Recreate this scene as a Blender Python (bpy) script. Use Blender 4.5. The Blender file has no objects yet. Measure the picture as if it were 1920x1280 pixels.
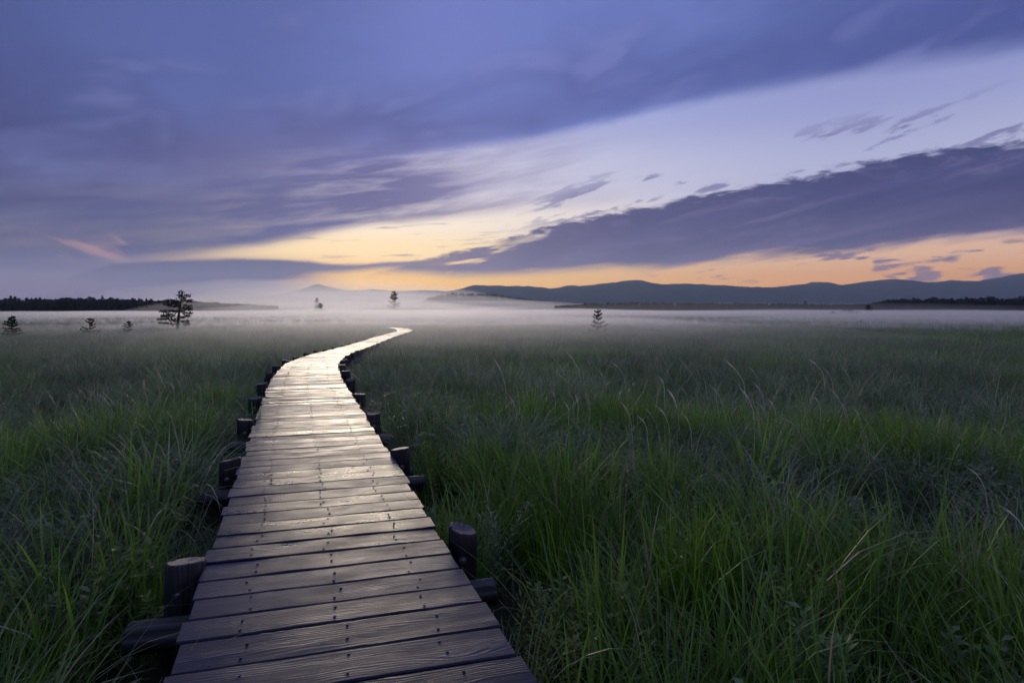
import bpy, bmesh, math, random
import numpy as np
from mathutils import Vector, Matrix, noise as mnoise

random.seed(7); rng = np.random.default_rng(11)
scene = bpy.context.scene
COL = scene.collection
R = math.radians

# ------------------------------------------------------------------ camera
F = 1100.0; HY = 575.0; CX = 960.0; CAMZ = 1.96      # photo pixels (1920 wide); horizon row; eye height in metres
cam_d = bpy.data.cameras.new('camera'); cam = bpy.data.objects.new('camera', cam_d); COL.objects.link(cam)
cam.location = (0, 0, CAMZ); cam.rotation_euler = (R(90), 0, 0)
cam_d.sensor_width = 36.0; cam_d.lens = F / 1920 * 36.0
cam_d.shift_y = -(640 - HY) / 1920.0
cam_d.clip_start = 0.05; cam_d.clip_end = 30000
scene.camera = cam
vs = scene.view_settings
vs.view_transform = 'Standard'; vs.look = 'None'; vs.gamma = 1.0; vs.exposure = 0.60; vs.use_curve_mapping = False
cy = scene.cycles
cy.max_bounces = 7; cy.diffuse_bounces = 5; cy.glossy_bounces = 2; cy.transmission_bounces = 2
cy.volume_bounces = 2; cy.transparent_max_bounces = 8
cy.sample_clamp_indirect = 4.0
cy.use_denoising = True; cy.use_adaptive_sampling = True; cy.adaptive_threshold = .02
cy.caustics_reflective = False; cy.caustics_refractive = False

def lin(r, g, b):
    f = lambda c: (c/255/12.92) if c/255 <= .04045 else ((c/255+.055)/1.055)**2.4
    return (f(r), f(g), f(b), 1)

# ------------------------------------------------------------------ node helper
class N:
    def __init__(s, tree): s.t = tree; s.n = tree.nodes; s.l = tree.links
    def put(s, v, sock):
        if hasattr(v, 'is_linked') or isinstance(v, bpy.types.NodeSocket): s.l.new(v, sock)
        else: sock.default_value = v
    def m(s, op, a, b=None, c=None, clamp=False):
        n = s.n.new('ShaderNodeMath'); n.operation = op; n.use_clamp = clamp
        for i, v in enumerate((a, b, c)):
            if v is not None: s.put(v, n.inputs[i])
        return n.outputs[0]
    def add(s, a, b): return s.m('ADD', a, b)
    def sub(s, a, b): return s.m('SUBTRACT', a, b)
    def mul(s, a, b): return s.m('MULTIPLY', a, b)
    def sm(s, x, a, b, o0=0.0, o1=1.0):
        n = s.n.new('ShaderNodeMapRange'); n.interpolation_type = 'SMOOTHSTEP'
        s.put(x, n.inputs['Value']); s.put(a, n.inputs['From Min']); s.put(b, n.inputs['From Max'])
        n.inputs['To Min'].default_value = o0; n.inputs['To Max'].default_value = o1
        return n.outputs[0]
    def mix(s, f, a, b, mode='MIX'):
        n = s.n.new('ShaderNodeMix'); n.data_type = 'RGBA'; n.blend_type = mode
        s.put(f, n.inputs[0]); s.put(a, n.inputs[6]); s.put(b, n.inputs[7]); return n.outputs[2]
    def ramp(s, f, stops, interp='EASE'):
        n = s.n.new('ShaderNodeValToRGB'); r = n.color_ramp; r.interpolation = interp
        while len(r.elements) < len(stops): r.elements.new(.5)
        for e, (p, c) in zip(r.elements, stops): e.position = p; e.color = c
        s.put(f, n.inputs[0]); return n.outputs[0]
    def noise(s, vec, scale, detail=4, rough=.5, dist=0.0):
        n = s.n.new('ShaderNodeTexNoise'); s.put(vec, n.inputs['Vector'])
        n.inputs['Scale'].default_value = scale; n.inputs['Detail'].default_value = detail
        n.inputs['Roughness'].default_value = rough; n.inputs['Distortion'].default_value = dist
        return n.outputs[0]
    def xyz(s, x, y, z=0.0):
        n = s.n.new('ShaderNodeCombineXYZ')
        for i, v in enumerate((x, y, z)): s.put(v, n.inputs[i])
        return n.outputs[0]
    def sep(s, v):
        n = s.n.new('ShaderNodeSeparateXYZ'); s.put(v, n.inputs[0]); return n.outputs
    def curve(s, x, pts):
        n = s.n.new('ShaderNodeFloatCurve'); c = n.mapping.curves[0]
        n.mapping.use_clip = False
        while len(c.points) < len(pts): c.points.new(.5, .5)
        for p, q in zip(c.points, pts): p.location = q
        n.mapping.update(); s.put(x, n.inputs['Value']); return n.outputs[0]

# ------------------------------------------------------------------ world: dusk sky with cloud layers
SUN_AZ = math.atan2(690 - CX, F); SUN_EL = R(2.8)
AZR = R(55); ELR = R(45)
def azel(px, py):
    x, y, z = px - CX, F, HY - py
    return math.atan2(x, y), math.atan2(z, math.hypot(x, y))
def edge(pts):
    o = []
    for p in pts:
        a, e = azel(*p); o.append(((a + AZR) / (2*AZR), e / ELR))
    return o
world = bpy.data.worlds.new('World'); scene.world = world; world.use_nodes = True
world.cycles.sampling_method = 'MANUAL'; world.cycles.sample_map_resolution = 512
w = N(world.node_tree); w.n.clear()
tc = w.n.new('ShaderNodeTexCoord')
nm = w.n.new('ShaderNodeVectorMath'); nm.operation = 'NORMALIZE'; w.l.new(tc.outputs['Generated'], nm.inputs[0])
X, Y, Z = w.sep(nm.outputs[0])
az = w.m('ARCTAN2', X, Y); el = w.m('ARCSINE', Z)
azt = w.m('DIVIDE', w.add(az, AZR), 2*AZR, clamp=True); elt = w.m('DIVIDE', el, ELR)
# cloud-plane coordinates: streaks run towards azimuth STR
STR = math.atan2(560 - CX, F)
zz = w.add(w.m('MAXIMUM', Z, 0.0), 0.10)
ca, sa = math.cos(STR), math.sin(STR)
across = w.m('DIVIDE', w.sub(w.mul(X, ca), w.mul(Y, sa)), zz)
along = w.m('DIVIDE', w.add(w.mul(X, sa), w.mul(Y, ca)), zz)
P = w.xyz(across, w.mul(along, .32))
P2 = w.xyz(across, w.mul(along, .13), 3.7)
nA = w.noise(P, 1.3, 4, .5, .3)         # broad cloud body
nB = w.noise(P2, 2.6, 4, .5, .2)       # long streaks
AE = w.xyz(w.mul(az, 1.0), w.mul(el, 3.4))
nC = w.noise(AE, 7.0, 4, .6, .1)        # lumps on the low cloud banks
nD = w.noise(AE, 17.0, 5, .68, .6)
nE = w.noise(w.xyz(w.mul(w.add(az, w.mul(el, .9)), 1.0), w.mul(w.sub(el, w.mul(az, .28)), 3.0), 4.4), 4.2, 3, .5, .4)
cE = w.sub(nE, .5)
nF = w.noise(w.xyz(w.mul(az, 1.0), w.mul(w.sub(el, w.mul(az, .16)), 7.0), 8.8), 7.0, 4, .55, .3)
cF = w.sub(nF, .5)
cA = w.sub(nA, .5); cB = w.sub(nB, .5); cC = w.sub(nC, .5); cD = w.sub(nD, .5)
# clear sky between the clouds
dsun = w.m('ABSOLUTE', w.sub(az, SUN_AZ))
near = w.ramp(elt, [(0, lin(255,174,66)), (.06, lin(255,196,92)), (.12, lin(255,224,172)), (.18, lin(246,230,212)), (.27, lin(216,212,228)), (.40, lin(170,178,222)), (.7, lin(120,132,194)), (1, lin(112,124,186))])
away = w.ramp(elt, [(0, lin(250,142,60)), (.05, lin(255,174,80)), (.10, lin(240,188,146)), (.16, lin(196,184,206)), (.25, lin(174,175,207)), (.40, lin(144,149,197)), (.7, lin(112,126,190)), (1, lin(112,124,186))])
clear = w.mix(w.sm(dsun, R(6), R(46)), near, away)
sky = w.n.new('ShaderNodeTexSky'); sky.sky_type = 'NISHITA'; sky.sun_disc = False
sky.sun_elevation = SUN_EL; sky.sun_rotation = SUN_AZ
nish = w.mix(1.0, sky.outputs[0], (.010, .012, .020, 1), 'MULTIPLY')
col = w.mix(1.0, clear, nish, 'ADD')
# V: thin mauve veil under the high deck, opaque on the left
eV = w.mul(w.curve(azt, edge([(-400,500),(0,492),(200,488),(420,464),(560,441),(700,414),(860,398),(1100,380),(1500,340),(2200,300)])), ELR)
vm = w.sm(w.add(w.sub(el, eV), w.add(w.mul(cF, .012), w.mul(cC, .010))), -.020, .010)
vop = w.curve(azt, [(0,1),(.30,1),(.40,.92),(.47,.62),(.53,.42),(.60,.15),(.7,.04),(1,.0)])
vst = w.add(.92, w.mul(cF, w.sm(az, R(-30), R(-8), .3, 2.2)))
vcol = w.ramp(azt, [(0, lin(58,63,110)), (.2, lin(74,76,124)), (.36, lin(104,100,146)), (.5, lin(140,132,172)), (1, lin(140,140,190))])
col = w.mix(w.m('MULTIPLY', vm, w.m('MULTIPLY', vop, vst, clamp=True), clamp=True), col, vcol)
# A: high deck with a sharp lower edge rising to the right
eA = w.mul(w.curve(azt, edge([(-400,420),(0,410),(260,385),(500,345),(720,308),(960,270),(1200,222),(1450,172),(1700,135),(1920,108),(2300,70)])), ELR)
dA = w.add(w.sub(el, eA), w.add(w.mul(cF, .014), w.mul(cC, .012)))
wA = w.curve(azt, [(0,.10),(.3,.085),(.42,.03),(.5,.016),(.7,.022),(1,.05)])
am = w.sm(dA, w.mul(wA, -.35), wA)
band = w.m('MULTIPLY', w.sm(dA, .0, .03), w.sm(dA, .045, .15, 1, 0))
lightA = w.ramp(azt, [(0, lin(64,76,132)), (.25, lin(84,97,158)), (.45, lin(108,120,186)), (.62, lin(102,116,182)), (.8, lin(84,97,160)), (1, lin(74,88,148))])
lightA = w.mix(w.sm(el, R(26), R(50)), lightA, lin(132,140,190))  # deck overhead, out of view, lightened to throw more light on the meadow
darkA = w.ramp(azt, [(0, lin(58,62,112)), (.3, lin(76,82,138)), (.5, lin(92,100,162)), (.7, lin(76,88,150)), (1, lin(62,72,132))])
blob = w.m('MULTIPLY', w.sm(az, R(-42), R(-14), 1, 0), w.m('MULTIPLY', w.sm(el, R(4), R(9)), w.sm(el, R(12), R(23), 1, 0)))
dk = w.m('ADD', w.mul(band, .85), w.m('ADD', w.mul(blob, .8), w.m('ADD', w.mul(cA, w.sm(el, R(4), R(14), .3, 1.9)), w.mul(cE, 1.6))), clamp=True)
acol = w.mix(dk, lightA, darkA)
mauve = w.m('MULTIPLY', w.sm(dsun, R(3), R(24), 1, 0), w.m('MULTIPLY', w.sm(el, R(8), R(20), 1, 0), .45))
acol = w.mix(mauve, acol, lin(150,138,184))
acol = w.mix(w.m('MULTIPLY', w.sm(cE, .02, .22), .5), acol, w.mix(.5, lightA, lin(140,144,202)))
col = w.mix(am, col, acol)
# left horizon: violet murk under the cloud
hz = w.m('MULTIPLY', w.sm(w.add(az, w.mul(cC, .10)), R(-24), R(-14), 1, 0), w.sm(w.add(el, w.mul(cC, .012)), R(3.0), R(5.2), 1, 0))
col = w.mix(w.mul(hz, .93), col, lin(84,88,140))
# E: low thin strip on the left
eT = w.mul(w.curve(azt, edge([(-300,540),(120,522),(180,500),(300,488),(480,482),(570,484),(640,492),(720,490),(800,488),(860,500),(2200,520)])), ELR)
eB = w.mul(w.curve(azt, edge([(-300,520),(120,517),(200,520),(400,528),(520,522),(580,510),(640,506),(720,500),(800,498),(860,498),(2200,500)])), ELR)
jE = w.add(w.mul(cC, .012), w.mul(cD, .006))
em = w.m('MULTIPLY', w.sm(w.sub(eT, w.add(el, jE)), -.001, .006), w.sm(w.sub(w.add(el, w.mul(jE, .6)), eB), -.010, .004))
col = w.mix(w.mul(em, .95), col, w.ramp(azt, [(0, lin(70,76,126)), (.3, lin(82,82,126)), (.40, lin(122,110,144)), (.46, lin(168,142,142)), (1, lin(150,130,146))]))
# C: long dark bank widening to the right
cT = w.mul(w.curve(azt, edge([(-300,540),(640,520),(740,502),(800,484),(900,460),(960,440),(1060,415),(1200,385),(1330,362),(1450,335),(1560,312),(1700,290),(1920,264),(2400,215)])), ELR)
cBt = w.mul(w.curve(azt, edge([(-300,500),(640,512),(740,510),(800,514),(900,516),(1000,510),(1200,500),(1400,484),(1560,470),(1720,458),(1920,440),(2400,410)])), ELR)
jC = w.add(w.mul(cC, .046), w.mul(cD, .034))
jb = w.add(w.mul(cF, w.sm(az, R(0), R(30), .010, .040)), w.mul(cC, .010))
cm = w.m('MULTIPLY', w.sm(w.sub(cT, w.add(el, jC)), -.002, w.add(.008, w.mul(w.m('MAXIMUM', cB, 0.0), .08))), w.sm(w.sub(w.add(el, jb), cBt), -.010, .010))
ccol = w.ramp(azt, [(0, lin(110,100,140)), (.42, lin(160,132,132)), (.47, lin(126,112,134)), (.53, lin(92,85,124)), (.64, lin(74,73,118)), (.78, lin(62,65,112)), (1, lin(54,58,104))])
ccol = w.mix(w.m('MULTIPLY', w.sm(w.sub(w.add(el, jb), cBt), .0, .07, 1, 0), w.add(.55, w.mul(cB, 1.6)), clamp=True), ccol, lin(108,98,136))
ccol = w.mix(w.m('MULTIPLY', w.add(.0, w.mul(cB, 1.0)), 1.0, clamp=True), ccol, lin(110,106,160))
tear = w.m('MULTIPLY', w.sm(nF, .54, .66), w.sm(az, R(-4), R(7), .85, 0))
cm = w.m('MULTIPLY', cm, w.sub(1.0, tear))
ccol = w.mix(w.sm(cF, .02, .22, 0, .4), ccol, lin(122,112,152))
ccol = w.mix(w.m('MULTIPLY', w.sm(cD, .0, .25), w.sm(w.sub(cT, el), .0, .05, .55, .12)), ccol, lin(124,118,164))
col = w.mix(cm, col, ccol)
# puffs: torn scraps above the bank and near the horizon on the right
sc1 = w.m('MULTIPLY', w.sm(w.sub(el, cT), -.005, .006), w.sm(w.sub(el, cT), .03, .085, 1, 0))
n5 = w.noise(w.xyz(w.mul(az, 1.0), w.mul(w.sub(el, w.mul(az, .25)), 4.2), 5.1), 9.5, 5, .6)
p1 = w.m('MULTIPLY', w.sm(n5, .54, .62), w.m('MULTIPLY', sc1, w.sm(az, R(-2), R(6))))
col = w.mix(w.mul(p1, .75), col, lin(108,106,156))
sc2 = w.m('MULTIPLY', w.sm(el, R(1.6), R(2.2)), w.sm(el, R(4.4), R(5.6), 1, 0))
n6 = w.noise(w.xyz(w.mul(az, 1.0), w.mul(w.sub(el, w.mul(az, .10)), 4.0), 9.3), 12.0, 5, .55)
p2 = w.m('MULTIPLY', w.sm(n6, .55, .63), w.m('MULTIPLY', sc2, w.sm(az, R(10), R(20))))
col = w.mix(w.mul(p2, .85), col, lin(112,100,136))
n7 = w.noise(w.xyz(w.mul(az, .8), w.mul(w.sub(el, w.mul(az, .06)), 11.0), 2.2), 9.0, 4, .55)
p3 = w.m('MULTIPLY', w.sm(n7, .58, .66), w.m('MULTIPLY', w.m('MULTIPLY', w.sm(el, R(4), R(5)), w.sm(el, R(7.5), R(9), 1, 0)), w.sm(dsun, R(8), R(16), 1, 0)))
col = w.mix(w.mul(p3, .55), col, lin(150,132,150))
# peach streaks under the deck on the left
p4 = w.m('MULTIPLY', w.sm(w.add(nB, w.mul(cC, .3)), .52, .68), w.m('MULTIPLY', w.m('MULTIPLY', w.sm(el, R(3.4), R(4.2)), w.sm(el, R(5.2), R(6.6), 1, 0)), w.sm(az, R(-34), R(-26), 1, 0)))
p4 = w.m('MULTIPLY', p4, w.sm(az, R(-42), R(-37)))
col = w.mix(w.mul(p4, .55), col, lin(214,158,150))
col = w.mix(1.0, col, (.97, .98, .98, 1), 'MULTIPLY')
bg = w.n.new('ShaderNodeBackground'); w.l.new(col, bg.inputs[0]); bg.inputs[1].default_value = .73
wo = w.n.new('ShaderNodeOutputWorld'); w.l.new(bg.outputs[0], wo.inputs[0])

# ------------------------------------------------------------------ sun: just above the horizon, veiled by cloud
sd = bpy.data.lights.new('sun', 'SUN'); sd.energy = 1.15; sd.angle = R(18); sd.color = (1.0, .84, .64)
sun = bpy.data.objects.new('sun', sd); COL.objects.link(sun)
sv = Vector((math.sin(SUN_AZ)*math.cos(SUN_EL), math.cos(SUN_AZ)*math.cos(SUN_EL), math.sin(SUN_EL)))
sun.rotation_euler = (-sv).to_track_quat('-Z', 'Y').to_euler()

# ------------------------------------------------------------------ object helpers
def tag(o, label=None, cat=None, group=None, kind=None):
    if label: o['label'] = label
    if cat: o['category'] = cat
    if group: o['group'] = group
    if kind: o['kind'] = kind
    return o
def mesh(name, verts, faces, mat=None, smooth=False):
    me = bpy.data.meshes.new(name); me.from_pydata([tuple(v) for v in verts], [], faces); me.update()
    if mat is not None:
        for m in (mat if isinstance(mat, (list, tuple)) else [mat]): me.materials.append(m)
    if smooth: me.polygons.foreach_set('use_smooth', [True]*len(me.polygons))
    return me
def link(name, me, parent=None, loc=None, rot=None):
    o = bpy.data.objects.new(name, me); COL.objects.link(o)
    if parent is not None: o.parent = parent
    if loc is not None: o.location = loc
    if rot is not None: o.rotation_euler = rot
    return o
def empty(name, loc=(0,0,0)):
    o = bpy.data.objects.new(name, None); COL.objects.link(o); o.location = loc; o.empty_display_size = .2; return o
def at(px, py, d): return Vector(((px-CX)/F*d, d, CAMZ - (py-HY)/F*d))
def newmat(name):
    m = bpy.data.materials.new(name); m.use_nodes = True
    k = N(m.node_tree); p = m.node_tree.nodes['Principled BSDF']; return m, k, p

# ------------------------------------------------------------------ ground shape and boardwalk line
def sstep(a, b, x):
    t = np.clip((np.asarray(x, float)-a)/(b-a), 0, 1); return t*t*(3-2*t)
def gz(x, y):
    x = np.asarray(x, float); y = np.asarray(y, float)
    d = np.hypot(x, y)
    z = -.62*sstep(9, 38, d)
    z = z + (.05*np.sin(x*.9+1.3)*np.sin(y*.7+.4) + .035*np.sin(x*2.1+y*1.3)) * sstep(200, 60, d)
    z = z + .10*np.sin(x*.11+2)*np.sin(y*.13+1) * sstep(6, 20, d) * sstep(400, 150, d)
    return z
ctrl = [(.758,-1.5),(-.607,2.2),(-1.64,5.0),(-3.26,9.4),(-4.22,12.1),(-5.2,15.3),(-5.98,18.9),(-6.9,24),(-7.75,29.7),(-8.45,35.7),(-8.82,41),(-8.98,45.5),(-9.3,51),(-10.6,55.6),(-12,58.4)]
def catmull(pts, n=60):
    out = []; P_ = [np.array(p, float) for p in pts]
    P_ = [2*P_[0]-P_[1]] + P_ + [2*P_[-1]-P_[-2]]
    for i in range(1, len(P_)-2):
        a, b, c, d = P_[i-1:i+3]
        for k in range(n):
            t = k/n
            out.append(.5*((2*b)+(-a+c)*t+(2*a-5*b+4*c-d)*t*t+(-a+3*b-3*c+d)*t**3))
    out.append(P_[-2]); return np.array(out)
path = catmull(ctrl)
sarc = np.concatenate([[0], np.cumsum(np.hypot(*np.diff(path, axis=0).T))])
def pos(s): return np.array([np.interp(s, sarc, path[:,0]), np.interp(s, sarc, path[:,1])])
def tan(s):
    t = pos(s+.15)-pos(s-.15) if .15 < s < sarc[-1]-.15 else (pos(min(s+.3, sarc[-1]))-pos(max(s-.3,0)))
    return t/np.hypot(*t)
def deck_z(d): return float(np.interp(d, [0,11,15,20,24,30,36,45,60,80], [.55,.55,.50,.34,.17,-.03,-.13,-.12,-.10,-.10]))
W = 1.31
def s_at(yd): return float(np.interp(yd, path[:,1], sarc))

# ------------------------------------------------------------------ materials
def wood_mat(name, base, dark, rough, along='X', wet=.0, dist=.0034, bump=.35, knots=True, freq=380.0):
    m, k, p = newmat(name)
    t = k.n.new('ShaderNodeTexCoord'); oi = k.n.new('ShaderNodeObjectInfo')
    x, y, z = k.sep(t.outputs['Object'])
    a, b, c = {'X': (x, y, z), 'Z': (z, x, y)}[along]
    off = k.mul(oi.outputs['Random'], 37.0)
    lo = k.add(a, off)
    q = k.xyz(k.mul(lo, .9), k.mul(b, 4.0), k.add(k.mul(c, 4.0), off))
    warp = k.noise(q, 1.6, 3, .5)
    v = k.add(k.mul(b, freq), k.mul(warp, freq*.09))
    if along == 'Z': v = k.add(v, k.mul(c, freq))
    if knots:
        vo = k.n.new('ShaderNodeTexVoronoi'); vo.inputs['Scale'].default_value = 1.0
        k.l.new(k.xyz(k.mul(lo, 1.25), k.mul(b, 4.2), off), vo.inputs['Vector'])
        kn = k.sm(vo.outputs['Distance'], .0, .34, 1, 0)
        v = k.add(v, k.mul(kn, 26.0))
    g1 = k.m('SINE', v)
    g1 = k.m('POWER', k.m('ABSOLUTE', k.add(k.mul(g1, .5), .5)), 1.6)
    fine = k.noise(k.xyz(k.mul(lo, 2.6), k.add(k.mul(b, 150.0), k.mul(warp, 22.0)), k.mul(c, 150)), 1.0, 5, .65)
    amp = k.sm(k.noise(k.xyz(k.mul(lo, 1.1), k.mul(b, 16.0), off), 1.3, 3, .6), .38, .66)
    blot = k.noise(k.xyz(k.mul(lo, 2.2), k.mul(b, 5.0), k.mul(c, 5.0)), 1.5, 4, .6)
    g1 = k.mul(g1, amp)
    h = k.add(k.mul(g1, .5), k.mul(fine, .9))
    colr = k.mix(k.m('ADD', k.mul(g1, .5), k.mul(k.sub(fine, .5), 1.2), clamp=True), dark, base)
    if knots: colr = k.mix(k.sm(vo.outputs['Distance'], .02, .075, .85, 0), colr, (.012,.010,.010,1))
    var = k.add(.5, k.mul(oi.outputs['Random'], 1.0))
    n_ = k.n.new('ShaderNodeVectorMath'); n_.operation = 'SCALE'; k.l.new(colr, n_.inputs[0]); k.l.new(var, n_.inputs['Scale'])
    colr = k.mix(k.sm(blot, .45, .7, 0, .45), n_.outputs[0], dark)
    k.l.new(colr, p.inputs['Base Color'])
    r0 = k.add(rough, k.mul(k.sub(blot, .5), .55))
    r0 = k.add(r0, k.mul(k.sub(oi.outputs['Random'], .5), .14))
    k.l.new(k.m('MAXIMUM', r0, .20), p.inputs['Roughness'])
    p.inputs['Specular IOR Level'].default_value = .5 + wet
    bp = k.n.new('ShaderNodeBump'); bp.inputs['Strength'].default_value = bump; bp.inputs['Distance'].default_value = dist
    k.l.new(h, bp.inputs['Height']); k.l.new(bp.outputs[0], p.inputs['Normal'])
    return m
M_plank = wood_mat('wet_plank_wood', (.042,.055,.098,1), (.010,.013,.030,1), .38, wet=-.32, bump=.75, dist=.0018)
M_log = wood_mat('weathered_log_wood', (.100,.098,.098,1), (.028,.026,.026,1), .55, bump=.8, knots=False, freq=240)
M_post = wood_mat('post_wood', (.036,.034,.034,1), (.010,.009,.010,1), .6, along='Z', bump=.8, knots=False, freq=240)
# end grain: rings and radial checks
m, k, p = newmat('end_grain_wood'); M_end = m
t = k.n.new('ShaderNodeTexCoord'); x, y, z = k.sep(t.outputs['Object'])
rr = k.m('SQRT', k.add(k.mul(x, x), k.mul(y, y))); an = k.m('ARCTAN2', y, x)
nz = k.noise(t.outputs['Object'], 14, 3, .5)
ring = k.m('SINE', k.add(k.mul(rr, 420), k.mul(nz, 14)))
rad = k.noise(k.xyz(k.mul(k.m('COSINE', an), 3.0), k.mul(k.m('SINE', an), 3.0), k.mul(rr, 3.0)), 2.2, 3, .6)
crk = k.sm(k.m('ABSOLUTE', k.sub(rad, .5)), .0, .035, 1, 0)
k.l.new(k.mix(crk, k.mix(k.add(.5, k.mul(ring, .3)), (.045,.045,.052,1), (.09,.088,.10,1)), (.012,.011,.011,1)), p.inputs['Base Color'])
p.inputs['Roughness'].default_value = .5
bp = k.n.new('ShaderNodeBump'); bp.inputs['Strength'].default_value = .8; bp.inputs['Distance'].default_value = .006
k.l.new(k.sub(k.mul(ring, .12), crk), bp.inputs['Height']); k.l.new(bp.outputs[0], p.inputs['Normal'])
m, k, p = newmat('galvanised_bolt'); M_bolt = m
p.inputs['Base Color'].default_value = (.20,.20,.22,1); p.inputs['Metallic'].default_value = .8; p.inputs['Roughness'].default_value = .42
m, k, p = newmat('nail_steel'); M_nail = m
p.inputs['Base Color'].default_value = (.03,.028,.03,1); p.inputs['Metallic'].default_value = .3; p.inputs['Roughness'].default_value = .5

def leaf_mat(name, c0, c1, patch=None, trans=.35, rough=.42, dry=None):
    m, k, p = newmat(name)
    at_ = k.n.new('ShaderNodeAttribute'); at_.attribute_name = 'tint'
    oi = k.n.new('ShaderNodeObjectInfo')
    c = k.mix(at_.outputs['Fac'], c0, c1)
    if patch:
        pn = k.noise(oi.outputs['Location'], .35, 3, .6)
        c = k.mix(k.sm(pn, .42, .64, 0, .8), c, patch)
    if dry: c = k.mix(k.sm(at_.outputs['Fac'], .90, .95), c, dry)
    sc = k.n.new('ShaderNodeVectorMath'); sc.operation = 'SCALE'; k.l.new(c, sc.inputs[0])
    wide = k.noise(oi.outputs['Location'], .11, 3, .6)
    k.l.new(k.mul(k.add(.7, k.mul(oi.outputs['Random'], .6)), k.sm(wide, .35, .66, .82, 1.32)), sc.inputs['Scale']); c = sc.outputs[0]
    k.l.new(c, p.inputs['Base Color']); p.inputs['Roughness'].default_value = rough
    p.inputs['Specular IOR Level'].default_value = .5
    tr = k.n.new('ShaderNodeBsdfTranslucent'); k.l.new(c, tr.inputs[0])
    ms = k.n.new('ShaderNodeMixShader'); ms.inputs[0].default_value = trans
    k.l.new(p.outputs[0], ms.inputs[1]); k.l.new(tr.outputs[0], ms.inputs[2])
    k.l.new(ms.outputs[0], k.n['Material Output'].inputs[0]); return m
M_sedge = leaf_mat('sedge_leaf', (.080,.165,.026,1), (.210,.350,.075,1), (.150,.300,.034,1), trans=.42, dry=(.34,.30,.16,1))
M_arch = leaf_mat('grey_green_leaf', (.105,.175,.055,1), (.300,.370,.190,1), (.170,.270,.080,1), trans=.40, rough=.42, dry=(.44,.41,.28,1))
M_fine = leaf_mat('bright_grass_leaf', (.135,.280,.028,1), (.200,.370,.040,1), (.135,.270,.034,1), trans=.48)
M_bright = leaf_mat('fresh_tuft_leaf', (.180,.390,.022,1), (.260,.480,.032,1), trans=.5)
M_sage = leaf_mat('sage_leaf', (.190,.235,.135,1), (.270,.315,.200,1), trans=.35, rough=.5)
M_herb = leaf_mat('yellow_green_leaf', (.190,.250,.050,1), (.280,.320,.070,1), trans=.40)
M_dry = leaf_mat('dead_grass', (.140,.120,.075,1), (.21,.185,.125,1), trans=.25, rough=.6)
M_straw = leaf_mat('straw_stalk', (.58,.55,.42,1), (.68,.64,.50,1), trans=.4, rough=.5)
M_needle = leaf_mat('conifer_needles', (.018,.030,.018,1), (.032,.048,.026,1), trans=.12, rough=.55)
M_bark = wood_mat('tree_bark', (.060,.050,.042,1), (.02,.017,.015,1), .8, along='Z', knots=False, freq=90)

# ground
m, k, p = newmat('meadow_soil'); M_ground = m
t = k.n.new('ShaderNodeTexCoord')
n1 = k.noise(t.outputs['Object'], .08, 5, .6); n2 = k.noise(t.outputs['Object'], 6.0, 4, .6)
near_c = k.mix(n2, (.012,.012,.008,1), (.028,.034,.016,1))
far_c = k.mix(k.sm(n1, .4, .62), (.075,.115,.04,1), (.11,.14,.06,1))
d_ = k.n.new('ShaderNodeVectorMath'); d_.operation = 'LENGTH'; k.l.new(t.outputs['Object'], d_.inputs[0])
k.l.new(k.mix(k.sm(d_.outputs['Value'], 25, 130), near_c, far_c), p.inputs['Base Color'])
p.inputs['Roughness'].default_value = .9; p.inputs['Specular IOR Level'].default_value = .2
bp = k.n.new('ShaderNodeBump'); bp.inputs['Strength'].default_value = .8; bp.inputs['Distance'].default_value = .08
k.l.new(n2, bp.inputs['Height']); k.l.new(bp.outputs[0], p.inputs['Normal'])
m, k, p = newmat('forest_floor'); M_hill = m
t = k.n.new('ShaderNodeTexCoord')
n1 = k.noise(t.outputs['Object'], .006, 6, .65)
k.l.new(k.mix(k.sm(n1, .35, .65), (.020,.030,.022,1), (.036,.048,.034,1)), p.inputs['Base Color'])
p.inputs['Roughness'].default_value = 1.0; p.inputs['Specular IOR Level'].default_value = .0

# ------------------------------------------------------------------ ground sheet
rad = np.concatenate([[.0], np.geomspace(.6, 7000, 110)]); na = 220
vs_ = [(0, 0, float(gz(0,0)))]; fs_ = []
for r in rad[1:]:
    a = np.arange(na)/na*2*math.pi; x = r*np.cos(a); y = r*np.sin(a); z = gz(x, y)
    vs_ += list(zip(x.tolist(), y.tolist(), z.tolist()))
for j in range(na): fs_.append((0, 1+j, 1+(j+1)%na))
for i in range(len(rad)-2):
    b0 = 1+i*na; b1 = b0+na
    for j in range(na): fs_.append((b0+j, b1+j, b1+(j+1)%na, b0+(j+1)%na))
tag(link('ground', mesh('ground', vs_, fs_, M_ground, True)), kind='structure')

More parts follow.
